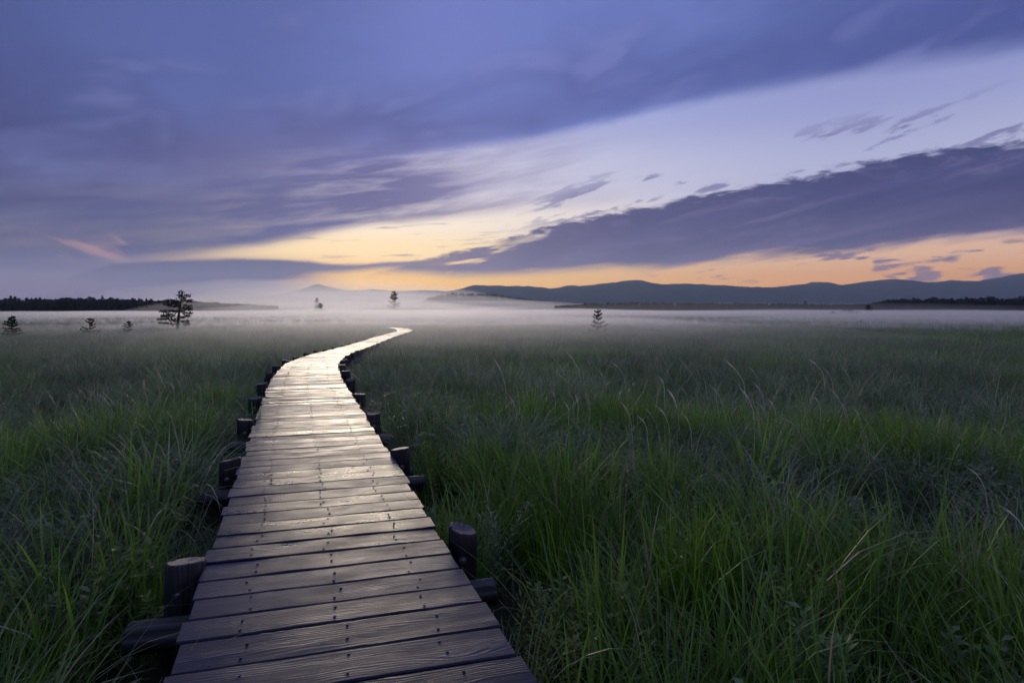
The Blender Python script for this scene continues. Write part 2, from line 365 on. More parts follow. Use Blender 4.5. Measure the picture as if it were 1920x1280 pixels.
# ------------------------------------------------------------------ mountains and low hills
def ridge(name, prof, d, depth, rough, zbase=-3.0, nx=620, ny=14, label=None):
    px = np.array([p[0] for p in prof], float); py = np.array([p[1] for p in prof], float)
    X_ = np.linspace(px[0], px[-1], nx); Yp = np.interp(X_, px, py)
    Yp = np.convolve(np.pad(Yp, 3, 'edge'), np.ones(7)/7, 'valid')
    v = []; f = []
    top = CAMZ + (HY - Yp)/F*d
    for j in range(ny):
        t = j/(ny-1)                       # 0 front foot .. .55 crest .. 1 back foot
        dd = d + (t-.55)*depth
        h = math.sin(min(t/.55, 1)*math.pi/2)**1.3 if t <= .55 else math.cos((t-.55)/.45*math.pi/2)
        for i in range(nx):
            x = (X_[i]-CX)/F*d
            n_ = mnoise.fractal(Vector((x/d*14, t*3.0, 1.7)), 1.0, 2.0, 5)
            z = zbase + (top[i]-zbase)*h
            if j not in (0, ny-1): z += n_*rough*(1 - (1-abs(t-.55)/.55)**8 if t < .55 else .6)
            if abs(t-.55) < .04: z = top[i] + n_*rough*.22 + mnoise.fractal(Vector((x/d*60, d*.01, 4.2)), 1.0, 2.0, 5)*rough*.28
            v.append((x, dd + n_*depth*.03, z))
    for j in range(ny-1):
        for i in range(nx-1):
            a = j*nx+i; f.append((a, a+1, a+nx+1, a+nx))
    return tag(link(name, mesh(name, v, f, M_hill, True)), kind='structure')
ridge('mountains', [(520,572),(640,562),(760,556),(820,552),(862,545),(890,537),(940,536),(985,537),(1010,538),(1035,541),(1064,535),(1090,537),(1120,532),(1190,525),(1215,529),(1245,534),(1265,531),(1330,534),(1440,539),(1500,535),(1530,527),(1562,536),(1600,532),(1660,525),(1740,530),(1775,526),(1830,528),(1870,522),(1920,513),(2000,508),(2100,515),(2250,522),(2500,535)], 5000, 1800, 26)
ridge('far_mountains', [(300,572),(420,566),(500,556),(545,548),(575,540),(597,532),(615,538),(650,545),(700,542),(740,546),(800,544),(860,548),(930,552),(1010,560),(1100,568)], 5900, 900, 16)

# ------------------------------------------------------------------ conifers for the far woods (low detail, instanced)
def protos(name, objs):
    c = bpy.data.collections.new(name)
    for i, me in enumerate(objs):
        o = bpy.data.objects.new('%s_%02d' % (name, i), me); c.objects.link(o)
    return c
def gn_scatter(name, pts, rots, scl, idx, coll, parent=None):
    me = bpy.data.meshes.new(name); me.from_pydata([tuple(p) for p in pts], [], [])
    a = me.attributes.new('rot', 'FLOAT_VECTOR', 'POINT'); a.data.foreach_set('vector', np.asarray(rots, np.float32).ravel())
    a = me.attributes.new('scl', 'FLOAT_VECTOR', 'POINT'); a.data.foreach_set('vector', np.asarray(scl, np.float32).ravel())
    a = me.attributes.new('idx', 'INT', 'POINT'); a.data.foreach_set('value', np.asarray(idx, np.int32))
    o = link(name, me, parent); tag(o, kind='stuff')
    g = bpy.data.node_groups.new(name, 'GeometryNodeTree')
    g.interface.new_socket('Geometry', in_out='INPUT', socket_type='NodeSocketGeometry')
    g.interface.new_socket('Geometry', in_out='OUTPUT', socket_type='NodeSocketGeometry')
    gi = g.nodes.new('NodeGroupInput'); go = g.nodes.new('NodeGroupOutput')
    ci = g.nodes.new('GeometryNodeCollectionInfo'); ci.inputs['Collection'].default_value = coll
    ci.inputs['Separate Children'].default_value = True; ci.inputs['Reset Children'].default_value = True
    ip = g.nodes.new('GeometryNodeInstanceOnPoints'); ip.inputs['Pick Instance'].default_value = True
    def na_(nm, ty):
        n = g.nodes.new('GeometryNodeInputNamedAttribute'); n.data_type = ty; n.inputs['Name'].default_value = nm; return n.outputs[0]
    e2r = g.nodes.new('FunctionNodeEulerToRotation')
    g.links.new(na_('rot', 'FLOAT_VECTOR'), e2r.inputs[0])
    g.links.new(gi.outputs[0], ip.inputs['Points']); g.links.new(ci.outputs[0], ip.inputs['Instance'])
    g.links.new(na_('idx', 'INT'), ip.inputs['Instance Index']); g.links.new(e2r.outputs[0], ip.inputs['Rotation'])
    g.links.new(na_('scl', 'FLOAT_VECTOR'), ip.inputs['Scale']); g.links.new(ip.outputs[0], go.inputs[0])
    md = o.modifiers.new('scatter', 'NODES'); md.node_group = g
    return o

def tint_attr(me, vals):
    a = me.attributes.new('tint', 'FLOAT', 'FACE'); a.data.foreach_set('value', np.asarray(vals, np.float32))

def far_tree(seed, kind):
    r = random.Random(seed); v = []; f = []; tn = []
    nq = 260
    for i in range(nq):                     # unit height tree out of small leaf faces
        t = r.random()**.8
        if kind == 0: rr = .20*(1-t)**.8*(.5+.5*r.random()) + .01; z = .06 + .94*t
        else: z = .22 + .76*t; rr = .30*math.sqrt(max(0, 1-((t-.45)/.58)**2))*(.45+.55*r.random())
        a = r.random()*6.283; c = Vector((rr*math.cos(a), rr*math.sin(a), z))
        s = .035 + .035*r.random()
        d1 = Vector((r.gauss(0,1), r.gauss(0,1), r.gauss(0,.5))).normalized()*s
        d2 = Vector((r.gauss(0,1), r.gauss(0,1), r.gauss(0,.5))).normalized()*s
        b = len(v); v += [c+d1, c+d2, c-d1*.8-d2*.6]; f.append((b, b+1, b+2)); tn.append(r.random())
    b = len(v); n = 5
    for (z, q) in ((-.05, .018), (.8, .005)):
        for j in range(n): v.append(Vector((q*math.cos(j/n*6.283), q*math.sin(j/n*6.283), z)))
    for j in range(n): f.append((b+j, b+(j+1)%n, b+n+(j+1)%n, b+n+j)); tn.append(0)
    me = mesh('far_tree', v, f, M_needle); tint_attr(me, tn); return me
C_far = protos('far_tree', [far_tree(i, 0 if i < 4 else 1) for i in range(7)])
def wood(name, prof, d, depth, n, hmin, hmax, label, hill=False):
    px = [p[0] for p in prof]; py = [p[1] for p in prof]
    pts = []; sc = []; ro = []; ix = []
    for i in range(n):
        u = random.uniform(px[0], px[-1]); t = random.random()**1.4
        dd = d + t*depth
        x = (u-CX)/F*dd
        top = CAMZ + (HY-np.interp(u, px, py))/F*dd
        h = random.uniform(hmin, hmax)*(1.12 if random.random() < .12 else 1)*random.uniform(.85, 1.05)
        zg = -.6
        if hill: zg = max(-.6, (top-(hmin+hmax)*.5)*(1 if t > .3 else .45+.55*t/.3))
        else: h = min(h, max(2.0, (top+.6)*random.uniform(.55, 1.06)))
        pts.append((x, dd, zg)); wd = random.uniform(.9, 1.5)
        sc.append((h*wd, h*wd, h)); ro.append((0, 0, random.uniform(0, 6.28)))
        ix.append(random.choice([0,1,2,3,4,5,6]))
    o = gn_scatter(name, pts, ro, sc, ix, C_far); tag(o, label, 'woodland'); return o
wood('woodland', [(-1100,546),(-420,548),(-200,551),(0,554),(100,554),(220,556),(310,561),(380,566),(440,569),(520,573)], 310, 90, 4300, 5, 8, 'dark woodland edge along the meadow behind the left pines')
wood('woodland', [(1620,572),(1660,562),(1760,557),(1850,555),(1920,553),(2100,551),(2350,553),(2900,552)], 330, 90, 3900, 5, 8.5, 'dark woodland edge under the mountains at the far right')
wood('woodland', [(1040,573),(1110,569),(1200,566),(1330,566),(1460,568),(1560,570),(1660,570)], 400, 90, 2000, 3, 6, 'low dim treeline behind the mist at the foot of the mountains')
prof_h = [(780,572),(810,556),(850,551),(900,551),(950,556),(1000,563),(1050,569),(1120,573)]
ridge('low_hill', [(p[0], p[1]+7) for p in prof_h], 1500, 360, 1.0, nx=60, ny=10)
wood('woodland', prof_h, 1420, 200, 900, 8, 13, 'hazy wooded rise left of the mountain ridge', hill=True)

# ------------------------------------------------------------------ haze and mist
def vol_mat(name, dens, color, aniso):
    m = bpy.data.materials.new(name); m.use_nodes = True; nt = m.node_tree; nt.nodes.clear()
    pv = nt.nodes.new('ShaderNodeVolumePrincipled'); out = nt.nodes.new('ShaderNodeOutputMaterial')
    pv.inputs['Color'].default_value = color; pv.inputs['Density'].default_value = dens
    pv.inputs['Anisotropy'].default_value = aniso; pv.inputs['Density Attribute'].default_value = ''
    nt.links.new(pv.outputs[0], out.inputs['Volume']); return m
def ellipsoid(name, c, s, mat):
    bm = bmesh.new(); bmesh.ops.create_icosphere(bm, subdivisions=5, radius=1.0)
    for v in bm.verts:
        n_ = mnoise.fractal(v.co*2.3 + Vector(c)*.013, 1.0, 2.0, 3)
        q_ = [math.copysign(abs(t_)**e_, t_) for t_, e_ in zip(v.co, (1.0, .85, 1.0))]
        v.co = Vector((q_[0]*s[0], q_[1]*s[1], q_[2]*s[2]))*(1+.10*n_)
        if s[2] < 4: v.co.z *= 1 + .55*mnoise.fractal(Vector(((v.co.x+c[0])/38, (v.co.y+c[1])/30, 2.5)), 1.0, 2.0, 4)
    me = bpy.data.meshes.new(name); bm.to_mesh(me); bm.free(); me.materials.append(mat)
    me.polygons.foreach_set('use_smooth', [True]*len(me.polygons))
    return tag(link(name, me, loc=c), kind='stuff')
bm = bmesh.new(); bmesh.ops.create_cube(bm, size=1.0)
me = bpy.data.meshes.new('haze'); bm.to_mesh(me); bm.free()
me.materials.append(vol_mat('haze_air', 1.0e-4, (.66,.80,1.0,1), .4))
hz_ = link('haze', me, loc=(0, 0, 200)); hz_.scale = (14400, 14400, 410); tag(hz_, 'thin bluish evening haze over the whole meadow', 'haze', kind='stuff')
MISTS = [  # centre px, distance, centre z, semi axes, density
    (1560, 155, -.75, (170, 108, 1.55), .0300, 'low white mist layer lying across the meadow at right'),
    (1480, 180, -1.0, (240, 110, 1.95), .0030, 'thin upper veil of mist over the right meadow'),
    (1440, 290, -1.0, (175, 30, 5.2), .0036, 'dim mist veiling the low treeline under the mountains'),
    (120, 155, -.75, (150, 108, 1.38), .0300, 'low mist layer round the feet of the left pines'),
    (200, 175, -1.0, (190, 105, 1.75), .0030, 'thin upper veil of mist over the left meadow'),
    (800, 180, -.9, (95, 115, 2.2), .0150, 'pale warm mist where the boardwalk disappears'),
    (705, 330, -1.0, (72, 140, 6.0), .0046, 'deeper warm mist behind the end of the boardwalk'),
    (660, 900, -2.0, (170, 330, 20), .0016,
     'inner soft mist in front of the far mountains'),
    (680, 950, -2.0, (330, 360, 28), .0011, 'tall soft mist in front of the far mountains'),
    (630, 1900, -2.0, (420, 700, 62), .0007, 'middle soft mist at the foot of the far mountains'),
    (630, 2000, -2.0, (620, 800, 92), .0005, 'widest soft mist hiding the foot of the far mountains'),
    (520, 290, -1.0, (62, 60, 6.5), .0046, 'soft mist fading out the right end of the left woodland'),
    (850, 1180, -2.0, (330, 190, 17), .0022, 'distant mist in front of the wooded rise'),
    (800, 72, -.9, (42, 44, 1.7), .0150, 'thin mist veil over the bend of the boardwalk'),
    (780, 46, -.7, (60, 30, 1.5), .0125, 'faint ground mist over the middle meadow'),
]
for (px, d, zc, s, dn, lb) in MISTS:
    tag(ellipsoid('mist_bank', ((px-CX)/F*d, d, zc), s, vol_mat('mist', dn, (.97,.97,1.0,1), .66)), lb, 'mist')

# ------------------------------------------------------------------ boardwalk
walk = empty('boardwalk', (float(pos(0)[0]), float(pos(0)[1]), 0.0))
tag(walk, 'wet dark plank boardwalk on log posts winding away through the meadow', 'boardwalk')
WL = Vector(walk.location)
def child(name, me, parent, loc=(0,0,0), rot=(0,0,0)):
    o = link(name, me, parent, loc, rot)
    return o
def edge_pt(s, side):                       # side +1 right, -1 left; the planks lie a little skew
    s2 = s - .055*side*1.0
    c = pos(s2); t = tan(s2); nrm = np.array([t[1], -t[0]])
    return c + nrm*W/2*side
THK = .045
def plank_mesh(a, b, c, d, z0, name='plank', org=None, seed=0, full=True):
    # a,b = left near/far, c,d = right near/far (world xy); long axis local x
    r = random.Random(seed)
    near0, near1, far0, far1 = a, c, b, d
    ctr = (a+b+c+d)/4; ax = ((c+d)-(a+b)); L = np.hypot(*ax)/2; ax = ax/np.hypot(*ax); ay = np.array([-ax[1], ax[0]])
    def loc(p): q = p-ctr; return np.array([q@ax, q@ay])
    A, B, C_, D = loc(a), loc(b), loc(c), loc(d)
    nseg = 6 if full else 1
    prof = [(0,0,-THK),(0,0,-.006),(.006,0,0),(1,-.006,0),(1,0,-.006),(1,0,-THK)]
    v = []; f = []
    cup = r.uniform(-.0025, .003); wob = [r.uniform(-.003,.003) for _ in range(nseg+1)]
    for i in range(nseg+1):
        t = i/nseg
        n0 = A + (C_-A)*t; f0 = B + (D-B)*t; wv = f0-n0; wl = np.hypot(*wv); wu = wv/wl
        e0 = wob[i]*.6
        for (q, off, z) in prof:
            p0 = n0 + wv*(1 if q == 1 else 0) + wu*((q if q != 1 else 0) + off + (e0 if q != 1 else -e0*.5))
            v.append((p0[0], p0[1], z + (wob[i]*.5)))
        if full:
            pass
    np_ = len(prof)
    for i in range(nseg):
        for j in range(np_):
            p0 = i*np_+j; p1 = i*np_+(j+1)%np_
            f.append((p0, p1, p1+np_, p0+np_))
    f.append(tuple(range(np_))); f.append(tuple(nseg*np_+j for j in reversed(range(np_))))
    nm_ = len(f); 
    if full:                                # nail heads, two per stringer line
        for fx in (-.40, .0, .40):
            for fy in (.28, .72):
                t = .5 + fx/ (W) * 1.0 + r.uniform(-.016,.016)
                n0 = A + (C_-A)*t; f0 = B + (D-B)*t; cpt = n0 + (f0-n0)*(fy+r.uniform(-.13,.13))
                b0 = len(v); rr = .0062
                for j in range(6): v.append((cpt[0]+rr*math.cos(j*1.047), cpt[1]+rr*math.sin(j*1.047), .0032))
                for j in range(6): v.append((cpt[0]+rr*1.15*math.cos(j*1.047), cpt[1]+rr*1.15*math.sin(j*1.047), -.004))
                f.append(tuple(b0+j for j in range(6)))
                for j in range(6): f.append((b0+j, b0+6+j, b0+6+(j+1)%6, b0+(j+1)%6))
    me = mesh(name, v, f, [M_plank, M_nail])
    for pl in me.polygons:
        if pl.index >= nm_: pl.material_index = 1
    return me, ctr, math.atan2(ax[1], ax[0])
PITCH = .213; GAP = .010
s = .35; planks = []; k_ = 0
while s < sarc[-1]-.6:
    pw = PITCH + random.uniform(-.022, .022)
    planks.append((s, s+pw-GAP-random.uniform(0,.004))); s += pw
far_v = []; far_f = []
for k_, (s0, s1) in enumerate(planks):
    a, b, c, d = edge_pt(s0,-1), edge_pt(s1,-1), edge_pt(s0,1), edge_pt(s1,1)
    j1, j2 = random.uniform(-.02,.02), random.uniform(-.02,.02)
    ux = (c-a)/np.hypot(*(c-a)); a = a+ux*j1; b = b+ux*j1; c = c+ux*j2; d = d+ux*j2
    mid = (s0+s1)/2; cy_ = pos(mid)[1]; z0 = deck_z(cy_)
    slope = (deck_z(pos(s1+.3)[1])-deck_z(pos(s0-.3)[1]))/(s1-s0+.6)
    me, ctr, ang = plank_mesh(a, b, c, d, z0, seed=k_, full=(cy_ < 34))
    rot = (slope + R(random.gauss(0, .55)), R(random.gauss(0,.12)), ang)
    z = z0 + random.uniform(-.003, .003)
    if k_ < 300:
        child('plank', me, walk, Vector((ctr[0], ctr[1], z)) - WL, rot)
    else:
        Mx = Matrix.Translation((ctr[0], ctr[1], z)) @ Matrix.Rotation(ang, 4, 'Z')
        b0 = len(far_v); far_v += [Mx @ v.co for v in me.vertices]; far_f += [tuple(b0+i for i in p.vertices) for p in me.polygons]
        bpy.data.meshes.remove(me)
if far_v:
    tag(child('far_planks', mesh('far_planks', [v-WL for v in far_v], far_f, M_plank), walk), kind='stuff')

def log_mesh(name, L, r0, r1, axis, seed, mats, flat_top=False, seg=14, nl=6, chamfer=.012, hollow=0):
    rr = random.Random(seed); v = []; f = []
    ph = [rr.uniform(0, 6.28) for _ in range(3)]
    grooves = [(rr.uniform(0, 6.28), rr.uniform(.06,.24), rr.uniform(.07,.14)) for _ in range(8)]
    zs = [0, chamfer] + [chamfer + (L-2*chamfer)*i/nl for i in range(1, nl)] + [L-chamfer, L]
    for i, z in enumerate(zs):
        t = z/L; rad = r0+(r1-r0)*t
        if i == 0 or i == len(zs)-1: rad -= chamfer*.8
        for j in range(seg):
            a = j/seg*2*math.pi
            q = rad*(1+.035*math.sin(2*a+ph[0])+.03*math.sin(3*a+ph[1]+t*1.5)+.02*math.sin(5*a+ph[2]))
            for (ga, gd, gw) in grooves:
                q *= 1 - gd*math.exp(-((((a-ga+math.pi) % (2*math.pi))-math.pi)/gw)**2)
            x, y = q*math.cos(a), q*math.sin(a)
            tilt = (.02*math.sin(ph[0])*x/r0 + .015*math.cos(ph[1])*y/r0) if i >= len(zs)-2 else 0
            v.append((x, y, z+tilt))
    n = len(zs)
    for i in range(n-1):
        for j in range(seg): f.append((i*seg+j, i*seg+(j+1)%seg, (i+1)*seg+(j+1)%seg, (i+1)*seg+j))
    nside = len(f)
    # caps with a centre point a touch low, so the end is not dead flat
    v.append((0,0,zs[0])); v.append((.01*math.sin(ph[0]), .01*math.cos(ph[1]), L-.006)); c0, c1 = len(v)-2, len(v)-1
    for j in range(seg):
        f.append((c0, (j+1)%seg, j)); f.append((c1, (n-1)*seg+j, (n-1)*seg+(j+1)%seg))
    if axis == 'X':
        v = [(z-L/2, x, y) for (x, y, z) in v]
    me = mesh(name, v, f, mats)
    for pl in me.polygons:
        if pl.index >= nside: pl.material_index = 1
        elif pl.index < nside: pl.use_smooth = True
    return me
bolt_v = []; bolt_f = []
for i, (z, q) in enumerate(((0,.024),(.004,.024),(.005,.014),(.014,.013),(.017,.008))):
    for j in range(10): bolt_v.append((q*math.cos(j*.6283), -z, q*math.sin(j*.6283)))
for i in range(4):
    for j in range(10): bolt_f.append((i*10+j, i*10+(j+1)%10, (i+1)*10+(j+1)%10, (i+1)*10+j))
bolt_f.append(tuple(40+j for j in range(10)))
bolt_me = mesh('bolt', bolt_v, bolt_f, M_bolt)
BEAM_ENDS = []
bays = [1.15, 3.38, 5.42, 7.3, 9.05, 10.75, 12.4, 14.1, 15.9, 17.8, 19.8, 21.9, 24.1, 26.5, 29, 31.6, 34.3, 37.1, 40, 43, 46, 49]
for bi, yd in enumerate(bays):
    sm_ = s_at(yd)
    t = tan(sm_); zc = deck_z(yd)
    l_, r_ = edge_pt(sm_, -1), edge_pt(sm_, 1)
    axv = (r_-l_)/np.hypot(*(r_-l_)); nv = np.array([-axv[1], axv[0]])       # nv points ahead
    ang = math.atan2(axv[1], axv[0])
    for side, e in ((-1, l_), (1, r_)):
        rp = random.uniform(.086, .096) if bi > 1 else (.100 if side < 0 else .088)
        pt = e + axv*side*(rp+.008)
        g0 = float(gz(pt[0], pt[1])) - .25
        top = zc + random.uniform(.035, .06)
        me = log_mesh('post', top-g0, rp*1.04, rp, 'Z', bi*7+side, [M_post, M_end], seg=36)
        po = child('post', me, walk, Vector((pt[0], pt[1], g0))-WL, (R(random.uniform(-1.5,1.5)), R(random.uniform(-1.5,1.5)), random.uniform(0,6)))
        if bi <= 5:
            # bolt on the near face of the post, kept upright
            bo = link('bolt', bolt_me, po)
            face = pt - nv*(rp*1.0)
            bo.parent = po
            bo.matrix_parent_inverse = Matrix.Identity(4)
            mw = Matrix.Translation(Vector((face[0], face[1], zc-.10))) @ Matrix.Rotation(ang, 4, 'Z')
            pm = Matrix.Translation(Vector((pt[0], pt[1], g0))) @ po.rotation_euler.to_matrix().to_4x4()
            bo.matrix_basis = pm.inverted() @ mw
    if bi < 4: BEAM_ENDS += [tuple(l_-axv*.22-nv*.22), tuple(l_-axv*.1-nv*.5), tuple(r_+axv*.22-nv*.22), tuple(r_+axv*.1-nv*.5)]
    # cross beams: one on the near side, one on the far side of the post pair
    for (sd_, drop, ext, q) in ((-1, .175 if bi != 2 else .155, .30, .082), (1, .16 if bi == 2 else .30, .20, .070)):
        if bi > 14 and sd_ > 0: continue
        Lb = np.hypot(*(r_-l_)) + 2*ext + random.uniform(-.05, .08)
        c = (l_+r_)/2 + nv*sd_*(.096+q+.01) + axv*random.uniform(-.03,.03)
        me = log_mesh('cross_beam', Lb, q, q*.94, 'X', bi*13+sd_, [M_log, M_end], seg=32, nl=8)
        child('cross_beam', me, walk, Vector((c[0], c[1], zc-drop-q))-WL, (random.uniform(0,.3), 0, ang))
# stringers under the planks, one per bay and line
for bi in range(len(bays)-1):
    s0, s1 = s_at(bays[bi]) - .1, s_at(bays[bi+1]) - .1
    if bi == 0: s0 = .3
    for off in (-.40, .0, .40):
        def sp(s_): t_ = tan(s_); c_ = pos(s_)+np.array([t_[1],-t_[0]])*off; return Vector((c_[0], c_[1], deck_z(c_[1])-THK-.004))
        A_, B_ = sp(s0), sp(s1-.006); dv = (B_-A_); Ls = dv.length
        v = [(x, y, z) for x in (-Ls/2, Ls/2) for y in (-.045, .045) for z in (-.12, 0)]
        f = [(0,1,3,2),(4,6,7,5),(0,4,5,1),(2,3,7,6),(1,5,7,3),(0,2,6,4)]
        o = child('stringer', mesh('stringer', v, f, M_log), walk, (A_+B_)/2 - WL)
        o.rotation_euler = (0, -math.atan2(dv.z, math.hypot(dv.x, dv.y)), math.atan2(dv.y, dv.x))

# ------------------------------------------------------------------ grass tufts
def blades(specs, mat, name='tuft'):
    """specs: (base xy, azimuth, length, width, lean0, curl, twist, tint, segs)"""
    v = []; f = []; tn = []
    for (bx, by, a, L, wd, lean, curl, tw, ti, ns) in specs:
        ca_, sa_ = math.cos(a), math.sin(a)
        x = y = z = 0.0; th = lean; b0 = len(v); dl = L/ns
        px_, pz_ = 0.0, 0.0
        for i in range(ns+1):
            t = i/ns
            hw = wd*.5*(.55+1.6*t)*(1 if t < .3 else 1)*max(0.0, 1-t**2.2)
            hw = wd*.5*min(1, .5+1.8*t)*max(0.04, 1-t**2.4)
            la = a + math.pi/2 + tw*t
            cx_, cy2 = bx+px_*ca_, by+px_*sa_
            if i < ns:
                v.append((cx_+hw*math.cos(la), cy2+hw*math.sin(la), pz_)); v.append((cx_-hw*math.cos(la), cy2-hw*math.sin(la), pz_))
            else: v.append((cx_, cy2, pz_))
            th = lean + curl*(t**1.5)
            px_ += dl*math.sin(th); pz_ += dl*math.cos(th)
        for i in range(ns-1):
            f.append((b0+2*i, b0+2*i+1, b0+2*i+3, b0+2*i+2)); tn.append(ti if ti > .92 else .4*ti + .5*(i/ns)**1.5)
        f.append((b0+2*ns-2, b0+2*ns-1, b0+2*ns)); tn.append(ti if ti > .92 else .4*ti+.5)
    me = mesh(name, v, f, mat); tint_attr(me, tn); return me
def t_sedge(seed, n=40, h=(.45,.85), wd=(.007,.015), spread=.14, lean=.34, curl=(.3,1.6), ns=5, mat=None):
    r = random.Random(seed); sp = []
    for i in range(n):
        rr = spread*math.sqrt(r.random()); a0 = r.random()*6.283; a = a0 + r.gauss(0, .7)
        sp.append((rr*math.cos(a0), rr*math.sin(a0), a, r.uniform(*h), r.uniform(*wd), abs(r.gauss(0, lean))*(.4+rr/spread), r.uniform(*curl), r.gauss(0,.8), r.random(), ns))
    return blades(sp, mat or M_sedge)
def t_herb(seed, mat, h=.55, nst=5, leaf=.075, lw=.010, npl=26):
    r = random.Random(seed); v = []; f = []; tn = []
    def leafq(p, a, el_, L, wd, ti):
        d = Vector((math.cos(a)*math.cos(el_), math.sin(a)*math.cos(el_), math.sin(el_))); s_ = Vector((-math.sin(a), math.cos(a), 0))
        b = len(v); m_ = p+d*L*.45; e = p+d*L+Vector((0,0,-L*.18))
        v.extend([p, m_+s_*wd*.5, e, m_-s_*wd*.5]); f.append((b,b+1,b+2,b+3)); tn.append(ti)
    for s_ in range(nst):
        a = r.random()*6.283; ln = abs(r.gauss(0,.16)); H = h*r.uniform(.75,1.08); bx, by = r.gauss(0,.05), r.gauss(0,.05)
        ti0 = r.random()*.6
        def pt(t): return Vector((bx+math.cos(a)*ln*H*t*t*1.4, by+math.sin(a)*ln*H*t*t*1.4, H*t))
        n = 6; b = len(v)
        for i in range(n+1):
            p = pt(i/n); q = .0035*(1-.6*i/n)
            for j in range(3): v.append(p+Vector((q*math.cos(j*2.09), q*math.sin(j*2.09), 0)))
        for i in range(n):
            for j in range(3): f.append((b+i*3+j, b+i*3+(j+1)%3, b+i*3+3+(j+1)%3, b+i*3+3+j)); tn.append(0)
        for i in range(npl):
            t = .22+.78*(i/npl)**.8; p = pt(t)
            leafq(p, i*2.4+r.gauss(0,.3), r.uniform(.0,.7)+.35*t, leaf*r.uniform(.7,1.2)*(1.15-.45*t), lw*r.uniform(.8,1.3), ti0+.4*r.random())
    me = mesh('herb', v, f, mat); tint_attr(me, tn); return me
def t_plume(seed):                          # loose grass with a nodding pale flower head
    r = random.Random(seed); sp = []
    for i in range(22):
        a = r.random()*6.283
        sp.append((r.gauss(0,.05), r.gauss(0,.05), a, r.uniform(.35,.65), .006, abs(r.gauss(0,.3)), r.uniform(.5,1.8), r.gauss(0,.8), r.random()*.9, 5))
    for i in range(3):
        sp.append((r.gauss(0,.05), r.gauss(0,.05), math.pi + r.gauss(0,.8), r.uniform(.7,.95), .005, .12, r.uniform(.4,1.0), .5, .97, 6))
    return blades(sp, M_arch)
T = []
for i in range(4): T.append(t_sedge(i))                                                                         # 0-3 upright sedge
for i in range(4): T.append(t_sedge(20+i, n=44, h=(.5,.95), wd=(.006,.012), lean=.45, curl=(1.0,2.6), spread=.16, ns=7, mat=M_arch))  # 4-7 arching
for i in range(2): T.append(t_sedge(40+i, n=60, h=(.35,.68), wd=(.003,.006), lean=.22, curl=(.1,.8), spread=.12, mat=M_fine))  # 8-9 fine bright
for i in range(2): T.append(t_herb(60+i, M_sage, .52, 5, .07, .010))                                              # 10-11 sage herb
T.append(t_herb(62, M_herb, .5, 4, .075, .011))                                                                  # 12
for i in range(2): T.append(t_plume(70+i))                                                                      # 13-14
T.append(t_sedge(80, n=40, h=(.25,.5), wd=(.003,.005), lean=.7, curl=(.8,2.4), spread=.2, ns=6, mat=M_dry))       # 15 dead thatch
for i in range(3): T.append(t_sedge(90+i, n=34, h=(.45,.85), wd=(.010,.018), lean=.4, curl=(.5,1.8), spread=.30, ns=3, mat=[M_sedge,M_arch,M_arch][i]))  # 16-18 coarse, for distance
T.append(t_herb(95, M_sage, .5, 6, .11, .022, 14))                                                               # 19 coarse herb
for i in range(2): T.append(t_sedge(120+i, n=22, h=(.45,.80), wd=(.012,.022), lean=.22, curl=(.1,1.0), spread=.10, ns=6, mat=[M_fine, M_sedge][i]))  # 20-21 broad blades
for i in range(3): T.append(t_herb(140+i, [M_sage, M_herb, M_arch][i], .46, 6, .085, .026, 20))   # 22-24 leafy plants
C_tuft = protos('tuft', T)
def spot(px, py, ztop):
    d = (CAMZ-ztop)*F/(py-HY); return (px-CX)/F*d, d
OPEN = []                                   # room in the grass in front of the plants that stand out
for (px, py, zt) in ((1310,992,.62),(1640,1085,.58),(1040,935,.60)):
    x, d = spot(px, py, zt); OPEN += [(x,d,.26),(x*.95,d-.28,.24),(x*.9,d-.5,.2)]
for (px, py) in ((935,948),(905,880),(868,852),(1060,1112),(1003,1100),(1185,878),(1275,930),(150,895),(105,968)):
    x, d = spot(px, py, .58); OPEN += [(x,d,.16),(x*.97,d-.2,.14)]
samp = path[::4]
